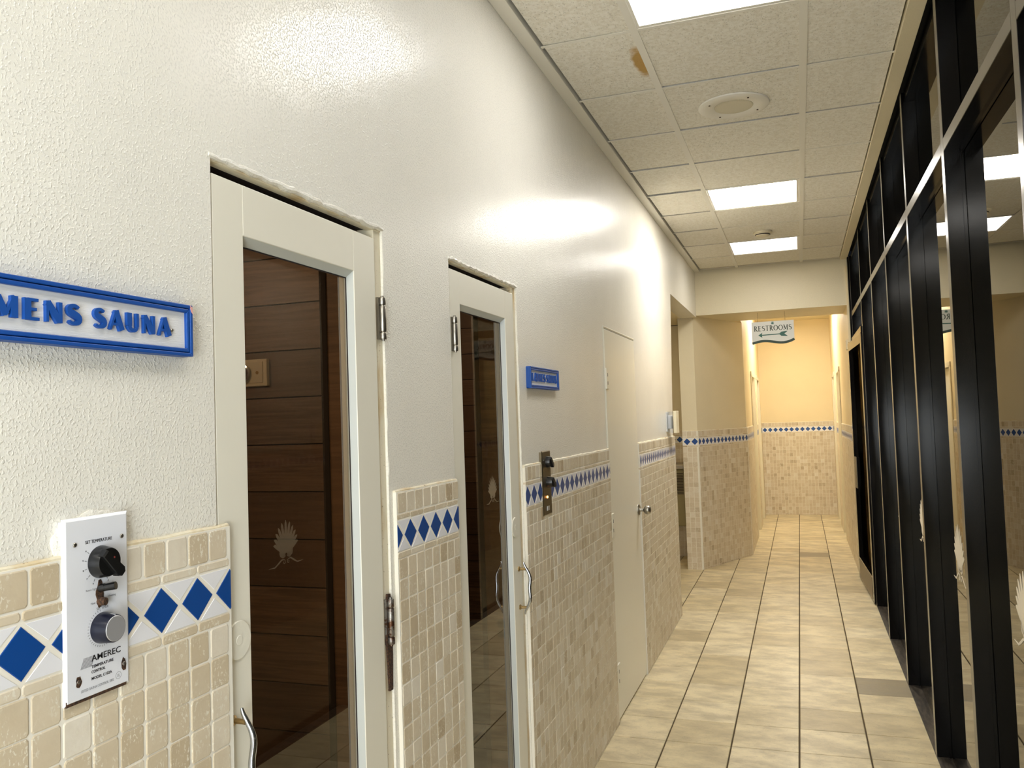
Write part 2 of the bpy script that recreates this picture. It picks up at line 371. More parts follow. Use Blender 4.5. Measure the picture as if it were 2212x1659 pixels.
# ------------------------------------------------------------------ tiled wainscot
ZT = 1.40
def octo(a0, b0, a1, b1, k):
    j = lambda: random.uniform(-.0006, .0006)
    a0 += j(); a1 += j(); b0 += j(); b1 += j()
    return [(a0+k, b0), (a1-k, b0), (a1, b0+k), (a1, b1-k), (a1-k, b1), (a0+k, b1), (a0, b1-k), (a0, b0+k)]
def wainscot(F, A0, A1, parent, phase=0.0, fine=True, pw=.0492, zt=ZT, dp=.0780, off=None):
    off = phase if off is None else off
    g = MB(); g.fbox(F, A0, 0, 0, A1, zt, .0096, 1)
    def row(b0, b1, pitch, off, hgap=.0022):
        a = A0-((A0-off) % pitch)
        while a < A1-.006:
            l, r_ = max(a, A0-.001)+hgap, min(a+pitch, A1+.001)-hgap
            if r_-l > .008:
                rn = min(1, max(0, random.gauss(.5, .22)))
                if fine: g.prism(F, octo(l, b0, r_, b1, .0032), .001, .0108+random.uniform(-.0005, .0005), 0, rn, .0016, .0009)
                else: g.fbox(F, l, b0, .001, r_, b1, .0106, 0, rn)
            a += pitch
    row(1.3485, 1.3975, pw, off)
    row(1.3325, 1.3455, dp, phase, .0012); row(1.2385, 1.2530, dp, phase, .0012)
    b = 1.2360
    while b > .01:
        row(max(b-.0487, .002), b-.0, pw, off); b -= .0508
    g.build('tile_wainscot', [M_tile, M_grout], parent)
    d = MB(); z0, z1, zm = 1.2545, 1.3305, 1.2925
    d.fbox(F, A0+.0012, z0, .001, A1-.0012, z1, .0099, 2)
    hw, hh, q = dp*.5-.0045, .0345, .0055
    k = math.floor((A0-phase)/dp)-1
    def clip(poly):
        for side, lim in ((1, A0+.001), (-1, A1-.001)):
            out = []
            for i in range(len(poly)):
                p, r_ = poly[i], poly[(i+1) % len(poly)]
                ip, ir = side*(p[0]-lim) >= 0, side*(r_[0]-lim) >= 0
                if ip: out.append(p)
                if ip != ir:
                    s_ = (lim-p[0])/(r_[0]-p[0]); out.append((lim, p[1]+s_*(r_[1]-p[1])))
            poly = out
            if len(poly) < 3: return None
        return poly
    while phase+k*dp < A1+dp:
        c = phase+k*dp
        for mi, poly, h in ((0, [(c-hw, zm), (c, zm-hh), (c+hw, zm), (c, zm+hh)], .0107),
                            (1, [(c+q, z1-.001), (c+dp-q, z1-.001), (c+dp/2, zm+.0065)], .0105),
                            (1, [(c+q, z0+.001), (c+dp/2, zm-.0065), (c+dp-q, z0+.001)], .0105)):
            pl = clip(poly)
            if pl:
                aa = [p[0] for p in pl]
                d.prism(F, pl, .002, h, mi, .5, .0012 if max(aa)-min(aa) > .006 else 0, .0008)
        k += 1
    d.build('diamond_border', [M_blue, M_white, M_grout], parent)
    lip = MB()      # rounded plaster lip on top of the tiles
    n = max(2, int((A1-A0)/.03)); pts = [F(A0+(A1-A0)*i/n, zt+random.uniform(-.001, .0012), .003) for i in range(n+1)]
    lip.tube(pts, [.0055+random.uniform(-.001, .001) for _ in pts], 8)
    lip.build('plaster_lip', M_jamb, parent, smooth=True)

# ================================================================== SETTING
H = 3.029; Y0, Y1 = -3.0, 8.67
def struct(name, mb, mats, label, cat, **kw):
    return tag(mb.build(name, mats, **kw), label, cat, kind='structure')
# floor ------------------------------------------------------------
fl = MB(); fl.box(-1.7, Y0-.1, -.12, 1.462, 13.6, -.006, 1)
FX, FY, P = .879, 4.121, .3048
dark = {(1, -1), (0, 6)}
for i in range(-9, 3):
    for j in range(-24, 31):
        x0, x1 = FX+(i-1)*P+.0035, FX+i*P-.0035; y0, y1 = FY+j*P+.0026, FY+(j+1)*P-.0026
        x1 = min(x1, 1.462); y1 = min(y1, 13.5)
        if x0 > 1.44 or x0 < -1.75 or y0 > 13.48 or y0 < Y0: continue
        rn = min(1, max(.07, random.gauss(.55, .25)))
        xm, ym = (x0+x1)/2, (y0+y1)/2
        if abs(xm-1.32) < .1 and abs(ym-5.12) < .16: rn = 0
        if abs(xm-1.03) < .1 and abs(ym-9.74) < .16: rn = 0
        fl.prism(Fr((0, 0, 0), (1, 0, 0), (0, 0, 1), (0, 1, 0)), [(x0, y0), (x1, y0), (x1, y1), (x0, y1)], -.01, 0, 0, rn, .0025, .0015)
floor = struct('floor', fl, [M_floor, M_fgrout], 'beige slate look square tiles with dark grout along the corridor floor', 'floor')

# left wall ------------------------------------------------------------
T = .16
D1 = (1.200, 1.836, 2.043); D2 = (2.249, 2.866, 2.046); D3 = (4.290, 5.128, 2.035)
wl = MB(); prev = Y0
for a, b, z in (D1, D2, D3):
    wl.box(-T, prev, 0, 0, a, H+.05); wl.box(-T, a, z, 0, b, H+.05); prev = b
wl.box(-T, prev, 0, 0, 6.695, 1.40)
wl.prism(WL, [(prev, 1.40), (6.665, 1.40), (6.86, 2.555), (6.86, H+.05), (prev, H+.05)], -T, 0); wl.box(-T, 6.86, 2.555, 0, Y1, H+.05)
wall_left = struct('wall_left', wl, M_plaster, 'long cream textured plaster wall on the left with tiled lower half', 'wall')
for k, (a, b, z) in enumerate((D1, D2)):      # lumpy plaster rim round the door openings
    rim = MB(); n = 40
    rim.tube([(random.uniform(-.003, .0005), a-.004+(b-a+.010)*i/n, z+.004+random.uniform(-.002, .002)) for i in range(n+1)], [.006+random.uniform(-.002, .0022) for _ in range(n+1)], 8)
    rim.tube([(-.002+random.uniform(-.001, .001), b+.004, 1.41+(z-1.41)*i/30) for i in range(31)], [.0028+random.uniform(-.0012, .0008) for _ in range(31)], 8)
    rim.build('plaster_rim', M_plaster, wall_left, smooth=True)
for a0, a1, ph in ((Y0, 1.222, 1.137), (1.856, 2.246, 2.007), (2.872, 4.283, 3.440), (5.134, 6.700, 5.10)):
    wainscot(WL, a0, a1, wall_left, ph, dp=.082 if a0 < 0 else .078, off=1.165 if a0 < 0 else None)
ms = MB(); ms.tube([(.000, 4.284, 1.41), (.000, 4.284, 2.04)], .004, 8); ms.tube([(0, 4.284, 2.042), (0, 5.132, 2.042)], .005, 8)
ms.build('door_bead', M_door, wall_left, smooth=True)
# jambs (worn strip on the hinge side) belong to the doors below
# back wall behind the camera, closing the corridor
bw = MB(); bw.box(-.16, Y0-.12, 0, 1.9, Y0, H+.05)
wall_back = struct('wall_back', bw, M_smooth, 'plain cream wall closing the corridor behind the viewer', 'wall')

# header across the corridor end, soffit, and walls beyond -------------
SZ = 2.572
hd = MB(); hd.box(-1.7, Y1+.0, SZ, 1.46, 9.45, H+.3)
hd.box(-1.7, 6.66, 2.556, -T, Y1, 2.62)
header = struct('trim_1', hd, M_smooth, 'cream painted header beam across the corridor where the restroom sign hangs', 'header')
cx = [(-.192, 8.69), (-.04, 8.69), (.385, 9.66), (.385, 9.8), (-.192, 9.8)]
colm = MB()
FLR = Fr((0, 0, 0), (1, 0, 0), (0, 0, 1), (0, 1, 0))
colm.prism(FLR, cx, 0, SZ)
column = struct('wall_column', colm, M_smooth, 'cream angled wall corner with tiled lower half beyond the left wall opening', 'wall')
wainscot(Fr((-.192, 8.69, 0), (1, 0, 0), (0, -1, 0)), 0, .152, column, .045, False)
dl = math.hypot(.425, .97)
wainscot(Fr((-.04, 8.69, 0), (.425, .97, 0), (.97, -.425, 0)), 0, dl, column, .02, False)
# alcove
al = MB(); al.box(-1.7, 9.5, 0, -.19, 9.62, SZ); al.box(-1.82, 6.7, 0, -1.7, 9.62, H+.3); al.box(-1.7, 6.54, 0, -T, 6.66, 2.6)
alc = struct('wall_alcove', al, M_smooth, 'ochre lit wall at the back of the fountain alcove on the left', 'wall')
wainscot(Fr((-1.7, 9.5, 0), (1, 0, 0), (0, -1, 0)), 0, 1.507, alc, .045, False)
# hallway
hl = MB(); hl.box(.265, 9.80, 0, .385, 11.0, 2.95); hl.box(.265, 11.0, 2.045, .385, 11.8, 2.95); hl.box(.265, 11.8, 0, .385, 12.3, 2.95); hl.box(.265, 12.3, 2.045, .385, 13.05, 2.95); hl.box(.265, 13.05, 0, .385, 13.5, 2.95)
hl.box(.265, 9.45, SZ, .385, 9.8, 2.95)
wl2 = struct('wall_hall_left', hl, M_hall, 'warm lit cream hallway wall on the left side of the far passage', 'wall')
FHL = Fr((.385, 0, 0), (0, 1, 0), (1, 0, 0))
for a0, a1 in ((9.68, 10.96), (11.84, 12.26), (13.09, 13.5)): wainscot(FHL, a0, a1, wl2, .02, False)
hr = MB(); hr.box(1.43, 8.66, 0, 1.60, 10.87, 2.95); hr.box(1.43, 10.87, 2.045, 1.60, 11.57, 2.95); hr.box(1.43, 11.57, 0, 1.60, 12.28, 2.95); hr.box(1.43, 12.28, 2.045, 1.60, 12.98, 2.95); hr.box(1.43, 12.98, 0, 1.6, 13.5, 2.95)
wr2 = struct('wall_hall_right', hr, M_hall, 'warm lit cream hallway wall on the right side beyond the glass wall', 'wall')
FHR = Fr((1.43, 0, 0), (0, -1, 0), (-1, 0, 0))
for a0, a1 in ((8.67, 10.83), (11.61, 12.24), (13.02, 13.5)): wainscot(FHR, -a1, -a0, wr2, .02, False)
he = MB(); he.box(.2, 13.5, 0, 1.6, 13.62, 2.95)
wend = struct('wall_end', he, M_hall, 'far end wall of the hallway with warm yellow light and tiled lower half', 'wall')
wainscot(Fr((.385, 13.5, 0), (1, 0, 0), (0, -1, 0)), 0, 1.045, wend, .05, False)
hc = MB(); hc.box(.2, 9.45, 2.95, 1.6, 13.62, 3.05)
struct('ceiling_hall', hc, M_smooth, 'cream hallway ceiling beyond the header beam', 'ceiling')

# ceiling ------------------------------------------------------------
GX0, GX1, GX2, GX3, GY = .056, .4235, 1.0335, 1.389, 3.121
cb = MB(); cb.box(-T, Y0, H+.06, 1.62, Y1, H+.12)
ceiling = struct('ceiling', cb, M_plenum, 'suspended ceiling of off white fissured tiles in a painted metal grid', 'ceiling')
gr = MB(); rows = [GY+.61*k for k in range(-10, 10)]
for x in (GX1, GX2): gr.box(x-.015, Y0, H-.001, x+.015, Y1, H+.001); gr.box(x-.001, Y0, H, x+.001, Y1, H+.03)
for y in rows:
    if y < Y1-.05: gr.box(GX0-.01, y-.009, H-.0008, GX3+.01, y+.009, H+.0008)
gr.build('ceiling_grid', M_grid, ceiling)
mo = MB(); mo.box(0, Y0, H-.012, GX0, Y1, H+.03); mo.build('wall_angle', M_grid, ceiling, bevel=.002)
mo = MB(); mo.box(GX3, Y0, H-.014, 1.452, Y1, H+.03); mo.build('wall_angle', M_smooth, ceiling, bevel=.002)
lights = {-2: 'near', -7: 'near', 4: 'far', 7: 'far'}
# light rows are keyed by the row they start at (GY + .61 k)
LR = {-7: 0, -4: 0, -1: 0, 4: 1, 7: 1}
big_gap = {(0, 2): .016, (0, 3): .034, (0, 4): .010, (0, 5): .016, (0, 6): .008, (1, 1): .012, (1, 2): .014, (2, 3): .014, (2, 1): .008, (0, 8): .012, (1, 8): .008, (0, 1): .007}
for k in range(-10, 9):
    for c, (x0, x1) in enumerate(((GX0, GX1), (GX1, GX2), (GX2, GX3))):
        if c == 1 and k in LR: continue
        y0, y1 = GY+.61*k, min(GY+.61*(k+1), Y1)
        g1 = big_gap.get((c, k), random.choice([0, 0, .003, .005]))    # far edge gap
        g0 = random.choice([0, 0, .002]); gl = .004 if c == 0 else .003 if random.random() < .5 else 0
        p = MB(); s1 = random.uniform(0, .002)
        ya, yb = y0+.009-.004+g0*0, y1-.009+.004-g1-(.004 if g1 else 0)
        xa, xb = x0+.007+gl, x1-.007
        z = H+.0012
        v = [(xa, ya, z), (xb, ya, z), (xb, yb, z+s1), (xa, yb, z+s1*2)]
        p.add(v+[(q[0], q[1], q[2]+.016) for q in v], [(0, 3, 2, 1), (4, 5, 6, 7), (0, 1, 5, 4), (1, 2, 6, 5), (2, 3, 7, 6), (3, 0, 4, 7)])
        o = p.build('ceiling_panel', M_ceil_stain if (c, k) == (0, 0) else M_ceil, ceiling)
        if (c, k) == (0, 0): o['label'] = 'ceiling tile with a brown water stain'
lab = {-1: 'large square flush ceiling light nearest in the corridor, cut by the top of the picture', 4: 'square flush ceiling light in the middle of the corridor, past the speaker',
       7: 'farthest square ceiling light in the corridor, behind the smoke detector', -4: 'square ceiling light right above the viewer, outside the picture', -7: 'square ceiling light behind the viewer near the back wall'}
for k, warm in LR.items():
    y0 = GY+.61*k; x0, x1, y1 = GX1, GX2, y0+.61
    t = thing('ceiling_light', ((x0+x1)/2, (y0+y1)/2, H), lab[k], 'ceiling light', 'square light panels along the corridor')
    f = MB(); z = H+.0015
    for bx in ((x0+.012, y0+.010, x1-.012, y0+.026), (x0+.012, y1-.026, x1-.012, y1-.010), (x0+.012, y0+.026, x0+.026, y1-.026), (x1-.034, y0+.026, x1-.012, y1-.026)):
        f.box(bx[0], bx[1], z, bx[2], bx[3], z+.02)
    f.build('frame', M_grid, t)
    d = MB(); d.box(x0+.027, y0+.027, z+.003, x1-.035, y1-.027, z+.010); d.build('diffuser', {-1: M_lampnear, -4: M_lampback, -7: M_lamprear, 4: M_lampfar, 7: M_lampend}[k], t)
t = thing('ceiling_light', (.9, 11.6, 2.95), 'warm hallway ceiling light hidden behind the header beam', 'ceiling light')
d = MB(); d.box(.6, 11.0, 2.915, 1.22, 12.3, 2.93); d.build('diffuser', M_lamphall, t)
f = MB(); f.box(.57, 10.97, 2.93, 1.25, 12.33, 2.949); f.build('frame', M_grid, t)

t = thing('ceiling_light', (-.95, 8.1, 2.555), 'warm light on the alcove ceiling above the drinking fountain', 'ceiling light')
f = MB(); f.box(-1.15, 7.9, 2.535, -.75, 8.3, 2.555); f.build('frame', M_grid, t)
d = MB(); d.box(-1.13, 7.92, 2.528, -.77, 8.28, 2.534); d.build('diffuser', M_lampalcove, t)
# ceiling speaker, smoke detector -------------------------------------
CE = Fr((.722, 4.078, H), (1, 0, 0), (0, 0, -1), (0, 1, 0))
sp = thing('ceiling_speaker', (.722, 4.078, H), 'round off white speaker with perforated centre set in a ceiling tile', 'speaker')
m = MB(); m.lathe(CE, 0, 0, [(.0, .165), (.006, .163), (.011, .150), (.009, .095), (.005, .090)], 64); m.build('rim', M_grid, sp, smooth=True)
def mat_grille():
    t_ = NT('perforated_grille'); v = t_.n('ShaderNodeTexVoronoi', {'Vector': t_.coords(), 'Scale': 220.0, 'Randomness': 0.0}).outputs['Distance']
    return t_.pbr(t_.ramp(v, [(.3, srgb(160, 150, 126)), (.42, srgb(222, 214, 190))]), .6)
m = MB(); m.lathe(CE, 0, 0, [(.004, .091), (.0075, .089), (.0078, .0)][:2]+[(.0085, .05)], 48); m.build('grille', mat_grille(), sp)
for i in range(4):
    a = .6+i*PI/2; s_ = MB(); s_.cyl(CE, .128*math.cos(a), .128*math.sin(a), .0045, .009, .0125, 12); s_.build('screw', M_rust, sp)
CE2 = Fr((.735, 7.065, H-.001), (1, 0, 0), (0, 0, -1), (0, 1, 0))
sd = thing('smoke_detector', (.735, 7.065, H), 'small round white smoke detector on the ceiling between the far lights', 'smoke detector')
m = MB(); m.lathe(CE2, 0, 0, [(0, .075), (.012, .075), (.016, .070)], 40); m.build('base', M_cream, sd, smooth=True)
m = MB(); m.lathe(CE2, 0, 0, [(.016, .058), (.032, .055), (.040, .040), (.042, .02)], 40); m.build('housing', M_cream, sd, smooth=True)
m = MB()
m.lathe(CE2, 0, 0, [(.020, .0586), (.022, .0592), (.026, .0588), (.027, .0575)], 40); m.build('vent_slot', M_slot, sd, smooth=True)

# ================================================================== SAUNA DOORS
def sauna_door(name, a0, a1, z1, g0, g1, gz1, hinge_right, label, disc_a, hand_a, hz):
    ym = (a0+a1)/2
    d = thing(name, (0, ym, 0), label, 'door', kind='structure')
    la, lb = (a0+.006, a1-.038) if hinge_right else (a0+.006, a1-.034)
    zt = z1-.026; gz0 = .24
    lf = MB()
    lf.fbox(WL, la, .008, -.042, g0, zt, -.002); lf.fbox(WL, g1, .008, -.042, lb, zt, -.002)
    lf.fbox(WL, g0, gz1, -.042, g1, zt, -.002); lf.fbox(WL, g0, .008, -.042, g1, gz0, -.002)
    lf.build('door_leaf', M_door, d, bevel=.0015)
    # bevelled beads holding the glass
    bd = MB(); q = .014
    def bead(pa, pb, pc, pd):
        F = WL; bd.add([F(*p, -.004) for p in (pa, pb)]+[F(*p, -.020) for p in (pc, pd)]+[F(*p, -.028) for p in (pa, pb)]+[F(*p, -.028) for p in (pc, pd)], [(0, 1, 2, 3), (3, 2, 6, 7)], 0)
    bead((g1, gz1), (g0, gz1), (g0+q*.3, gz1-q), (g1-q*.3, gz1-q))
    bead((g0, gz0), (g1, gz0), (g1-q*.3, gz0+q), (g0+q*.3, gz0+q))
    bead((g1, gz0), (g1, gz1), (g1-q*.3, gz1-q), (g1-q*.3, gz0+q))
    bead((g0, gz1), (g0, gz0), (g0+q*.3, gz0+q), (g0+q*.3, gz1-q))
    bd.build('glazing_bead', M_doorbead, d)
    gk = MB()
    for s_, a in ((1, g0+.001), (-1, g1-.001)): gk.tube([WL(a+s_*.004, gz0+.01, -.0215), WL(a+s_*.004, gz1-.01, -.0215)], .0016, 6)
    gk.tube([WL(g0+.004, gz1-.0155, -.0215), WL(g1-.004, gz1-.0155, -.0215)], .0016, 6)
    gk.build('glass_seal', M_slot, d)
    g = MB(); g.fbox(WL, g0, gz0, -.030, g1, gz1, -.024); g.build('glass_pane', M_dglass, d)
    # jambs, head and stop
    jb = MB(); jc = -.006
    jb.fbox(WL, lb+.004, 0, -.05, a1, z1, jc); jb.fbox(WL, a0, 0, -.05, la-.002, z1, jc-.006)
    wr = MB(); wr.fbox(WL, lb+.004, 0, -.159, a1, z1, -.05); wr.fbox(WL, a0, 0, -.159, la-.002, z1, -.05); wr.build('wood_reveal', M_wood, d); wr = MB(); wr.fbox(WL, lb+.001, .01, -.158, lb+.004, z1-.03, -.140); wr.build('dark_stop', M_slot, d)
    jb.fbox(WL, a0, z1-.004, -.026, a1, z1, -.004)
    jb.build('door_frame', M_jamb, d, bevel=.001)
    hm = MB(); hm.fbox(WL, la, z1-.0015, -.15, lb, z1, -.027); hm.fbox(WL, la, zt-.03, -.15, lb, z1-.0015, -.060); hm.build('head_gap_shade', M_slot, d)  # shade of the gap over the leaf, put in as dark strips
    dc = MB(); dc.cyl(WL, disc_a, 1.196, .0335, -.003, .0008, 40, inset=.0008); dc.cyl(WL, disc_a, 1.196, .0085, 0, .0016, 24, inset=.0005)
    dc.build('round_cover_plate', M_door, d)
    # pull handle
    hd_ = MB(); n = 22; pts = []; rs = []
    for i in range(n):
        f = i/(n-1); z = hz+.089-f*.178
        cc = .021+.019*math.sin(PI*f)**1.4-.004*math.cos(4*PI*f)
        pts.append((cc, hand_a+.003*math.sin(2*PI*f), z)); rs.append(.0028+.0034*math.sin(PI*f)**.6)
    hd_.tube(pts, rs, 12); h = hd_.build('pull_handle', M_chrome, d, smooth=True)
    for z in (hz+.066, hz-.066):
        p = MB(); F2 = Fr((0, hand_a, z), (0, 1, 0), (1, 0, 0)); p.lathe(F2, 0, 0, [(-.003, .009), (.001, .009), (.004, .005), (.018, .0045), (.024, .005)], 16); p.build('handle_post', M_brass, h, smooth=True)
    return d
def barrel_hinge(d, a, z0, z1, rust):
    b = MB(); cxh = .006; r_ = .0085
    mid = (z1-z0)
    for p, q in ((z0, z0+.16*mid), (z0+.18*mid, z0+.80*mid), (z0+.82*mid, z1)): b.tube([(cxh, a, p), (cxh, a, p+.002), (cxh, a, q-.002), (cxh, a, q)], [r_-.001, r_, r_, r_-.001], 16)
    b.tube([(cxh, a, z0-.004), (cxh, a, z1+.004)], .004, 10)
    b.fbox(WL, a-.011, z0, -.01, a+.012, z1, .0005)
    h = b.build('hinge', M_worn if rust else M_steel, d, smooth=True)
    s_ = MB(); s_.tube([(cxh, a, z1-.02), (cxh+.001, a+.015, z1-.02)], .0015, 6); s_.build('pin_screw', M_slot, h)
    if rust:
        s_ = MB(); pl = [(a-.012, z0+.01), (a-.006, z0-.05), (a-.003, z0-.11), (a+.012, z0-.11), (a+.016, z0-.03), (a+.015, z0+.04), (a+.011, z1+.01), (a-.004, z1+.012)]
        s_.prism(WL, pl, -.004, .0009); s_.build('rust_stain', M_rust, h)
dA = sauna_door('door_1', *D1, 1.291, 1.697, 1.922, True, 'cream sauna door with a tall tinted pane, nearest, right of the men\'s sign', 1.254, 1.235, .997)
barrel_hinge(dA, 1.817, 1.773, 1.875, False); barrel_hinge(dA, 1.817, 1.043, 1.150, True)
dB = sauna_door('door_2', *D2, 2.333, 2.745, 1.922, False, 'cream sauna door with a tall tinted pane, second along the wall, before the ladies sign', 2.773, 2.798, .982)
barrel_hinge(dB, 2.268, 1.775, 1.876, False)
# plain door 3
d3 = thing('door_3', (0, 4.71, 0), 'plain cream slab door with a round steel knob in the left wall', 'door', kind='structure')
m = MB(); m.fbox(WL, D3[0]+.004, .012, -.04, D3[1]-.004, D3[2]-.004, .004); m.build('door_leaf', M_door, d3, bevel=.002)
m = MB(); m.fbox(WL, D3[0]+.001, .0, -.14, D3[0]+.012, D3[2]-.001, -.045); m.fbox(WL, D3[1]-.012, 0, -.14, D3[1]-.001, D3[2]-.001, -.045); m.fbox(WL, D3[0]+.012, D3[2]-.012, -.14, D3[1]-.012, D3[2]-.001, -.045); m.build('door_frame', M_jamb, d3)
for z0, z1 in ((1.715, 1.824), (.945, 1.066), (.175, .295)):
    m = MB(); m.fbox(WL, 4.284, z0, .002, 4.344, z1, .0115)
    h = m.build('hinge', M_door, d3, bevel=.0015)
    for q in (.28, .68):
        s_ = MB(); zz = z0+(z1-z0)*q; s_.fbox(WL, 4.306, zz-.009, .009, 4.312, zz+.009, .0122); s_.build('slot', M_slot, h)
K = Fr((0, 5.062, 1.003), (0, 1, 0), (1, 0, 0))
m = MB(); m.lathe(K, 0, 0, [(.004, .034), (.008, .034), (.012, .028), (.013, .012)], 32); ro = m.build('knob_rose', M_steel, d3, smooth=True)
m = MB(); m.lathe(K, 0, 0, [(.012, .011), (.034, .010), (.040, .018), (.048, .0255), (.060, .0275), (.070, .025), (.077, .018), (.080, .008)], 32); m.build('door_knob', M_steel, ro, smooth=True)

# sauna rooms behind the doors ----------------------------------------
def sauna(name, y0, y1, label, zph):
    x0 = -1.9; s_ = MB()
    # boards on each wall, with a groove between them
    z = zph-.137*8
    while z < 2.28:
        za, zb = max(0, z+.002), min(2.3, z+.135)
        if zb > za:
            rr = random.random; s_.box(x0, y1, za, -T, y1+.02, zb, 0, rr()); s_.box(x0, y0-.02, za, -T, y0, zb, 0, rr()); s_.box(x0-.02, y0, za, x0, y1, zb, 0, rr())
        z += .137
    s_.box(x0, y1+.006, 0, -T, y1+.025, 2.3, 1); s_.box(x0, y0-.025, 0, -T, y0-.006, 2.3, 1); s_.box(x0-.025, y0, 0, x0-.006, y1, 2.3, 1)
    s_.box(x0-.03, y0-.03, 2.3, -T, y1+.03, 2.34, 0, .3); s_.box(x0-.03, y0-.03, -.06, -T, y1+.03, 0.0, 1)
    struct(name, s_, [M_wood, M_slot], label, 'wall')
def lamp(name, x, y, e, label):  # unseen bulb and base, added to brighten the wood behind the door glass
    t_ = thing(name, (x, y, 2.3), label, 'lamp')
    m_ = MB(); F_ = Fr((x, y, 2.3), (1, 0, 0), (0, 0, -1), (0, 1, 0)); m_.lathe(F_, 0, 0, [(0, .06), (.015, .06), (.03, .045), (.04, .02)], 24); m_.build('lamp_base', M_brass, t_, smooth=True)
    l_ = bpy.data.lights.new('bulb', 'POINT'); l_.energy = e; l_.color = (1, .82, .64); l_.shadow_soft_size = .05
    o_ = bpy.data.objects.new('bulb', l_); COL.objects.link(o_); o_.parent = t_; o_.location = (0, 0, -.1)
sauna('wall_sauna', .2, 2.10, 'dark cedar board walls of the men\'s sauna seen through the nearest door', 1.245)
sauna('wall_sauna_ladies', 2.22, 4.15, 'dark cedar board walls of the ladies sauna seen through the second door', 1.245)
lamp('sauna_fill_lamp', -1.0, 1.0, 6.0, 'dim bulb on the men\'s sauna ceiling'); lamp('sauna_fill_lamp', -1.0, 2.9, 4.0, 'unseen fill bulb added on the ladies sauna ceiling')
# wood lining of the door reveals
# thermometer in the sauna
FT = Fr((-.598, 2.10, 1.732), (1, 0, 0), (0, -1, 0))
th = thing('thermometer', (-.598, 2.10, 1.732), 'round gauge on a pale plate inside the men\'s sauna on the cedar wall', 'thermometer')
m = MB(); m.fbox(FT, -.082, -.040, 0, .082, .040, .014); m.build('back_plate', M_ivory, th, bevel=.003)
m = MB(); m.fbox(FT, -.068, -.030, .013, .068, .032, .0165); m.build('face_plate', M_cream, th, bevel=.001)
m = MB(); m.lathe(FT, 0, 0, [(.016, .028), (.026, .028), (.027, .024), (.020, .023)], 32); m.build('gauge', M_chrome, th, smooth=True)
m = MB(); m.cyl(FT, .05, 0, .005, .016, .0175, 16); m.build('screw', M_brass, th)

# ================================================================== SIGNS
def sauna_sign(name, a0, a1, z0, z1, word, ta0, ta1, tb0, tb1, label, chip, screws):
    t_ = thing(name, (0, (a0+a1)/2, z0), label, 'sign', 'carved blue and white sauna name boards')
    fr = MB(); th_ = .019; w1, w2 = .0065, .0145
    c = .0035; outer = [(a0+c, z0), (a1-c, z0), (a1, z0+c), (a1, z1-c), (a1-c, z1), (a0+c, z1), (a0, z1-c), (a0, z0+c)]
    fr.prism(WL, outer, 0, th_-.008)
    def ring(i0, i1, c0, c1):
        for P_ in ([(a0+i0, z0+i0), (a1-i0, z0+i0), (a1-i1, z0+i1), (a0+i1, z0+i1)], [(a1-i0, z0+i0), (a1-i0, z1-i0), (a1-i1, z1-i1), (a1-i1, z0+i1)],
                   [(a1-i0, z1-i0), (a0+i0, z1-i0), (a0+i1, z1-i1), (a1-i1, z1-i1)], [(a0+i0, z1-i0), (a0+i0, z0+i0), (a0+i1, z0+i1), (a0+i1, z1-i1)]):
            fr.prism(WL, P_, c0, c1)
    ring(.0004, .0062, th_-.009, th_); ring(.0074, .0135, th_-.009, th_-.001)
    fr.build('frame', M_signblue, t_, bevel=.0012)
    b = MB(); b.fbox(WL, a0+.0132, z0+.0132, th_-.010, a1-.0132, z1-.0132, th_-.0065); b.build('name_board', M_signwhite, t_)
    for wd, q0, q1 in word:
        l_ = MB(); lettering(l_, wd, WL, q0, q1, tb0, tb1, th_-.007, th_-.0012, .30, .12, False, .17); l_.build('raised_word', M_signblue, t_)
    for a in screws:
        s_ = MB(); s_.cyl(WL, a, (z0+z1)/2-.002, .0028, th_-.007, th_-.004, 14, inset=.001); s_.build('screw', M_steel, t_)
    if chip:
        s_ = MB(); s_.prism(WL, [(a1-.007, z1-.001), (a1-.001, z1-.004), (a1-.0005, z1-.015), (a1-.005, z1-.011)], th_-.001, th_+.0005)
        s_.build('chipped_corner', plain('chipped_wood', srgb(226, 170, 160), .8), t_)
sauna_sign('sauna_sign', .741, 1.127, 1.687, 1.772, (('MENS', .768, .902), ('SAUNA', .924, 1.0776)), 0, 0, 1.7170, 1.7450, 'blue framed MENS SAUNA board on the near wall, left of the first door', True, (.761, 1.0835))
sauna_sign('sauna_sign', 2.952, 3.338, 1.684, 1.766, (('LADIES', 2.977, 3.150), ('SAUNA', 3.168, 3.307)), 0, 0, 1.7120, 1.7420, 'blue framed LADIES SAUNA board on the wall past the second door', False, (2.969, 3.318))

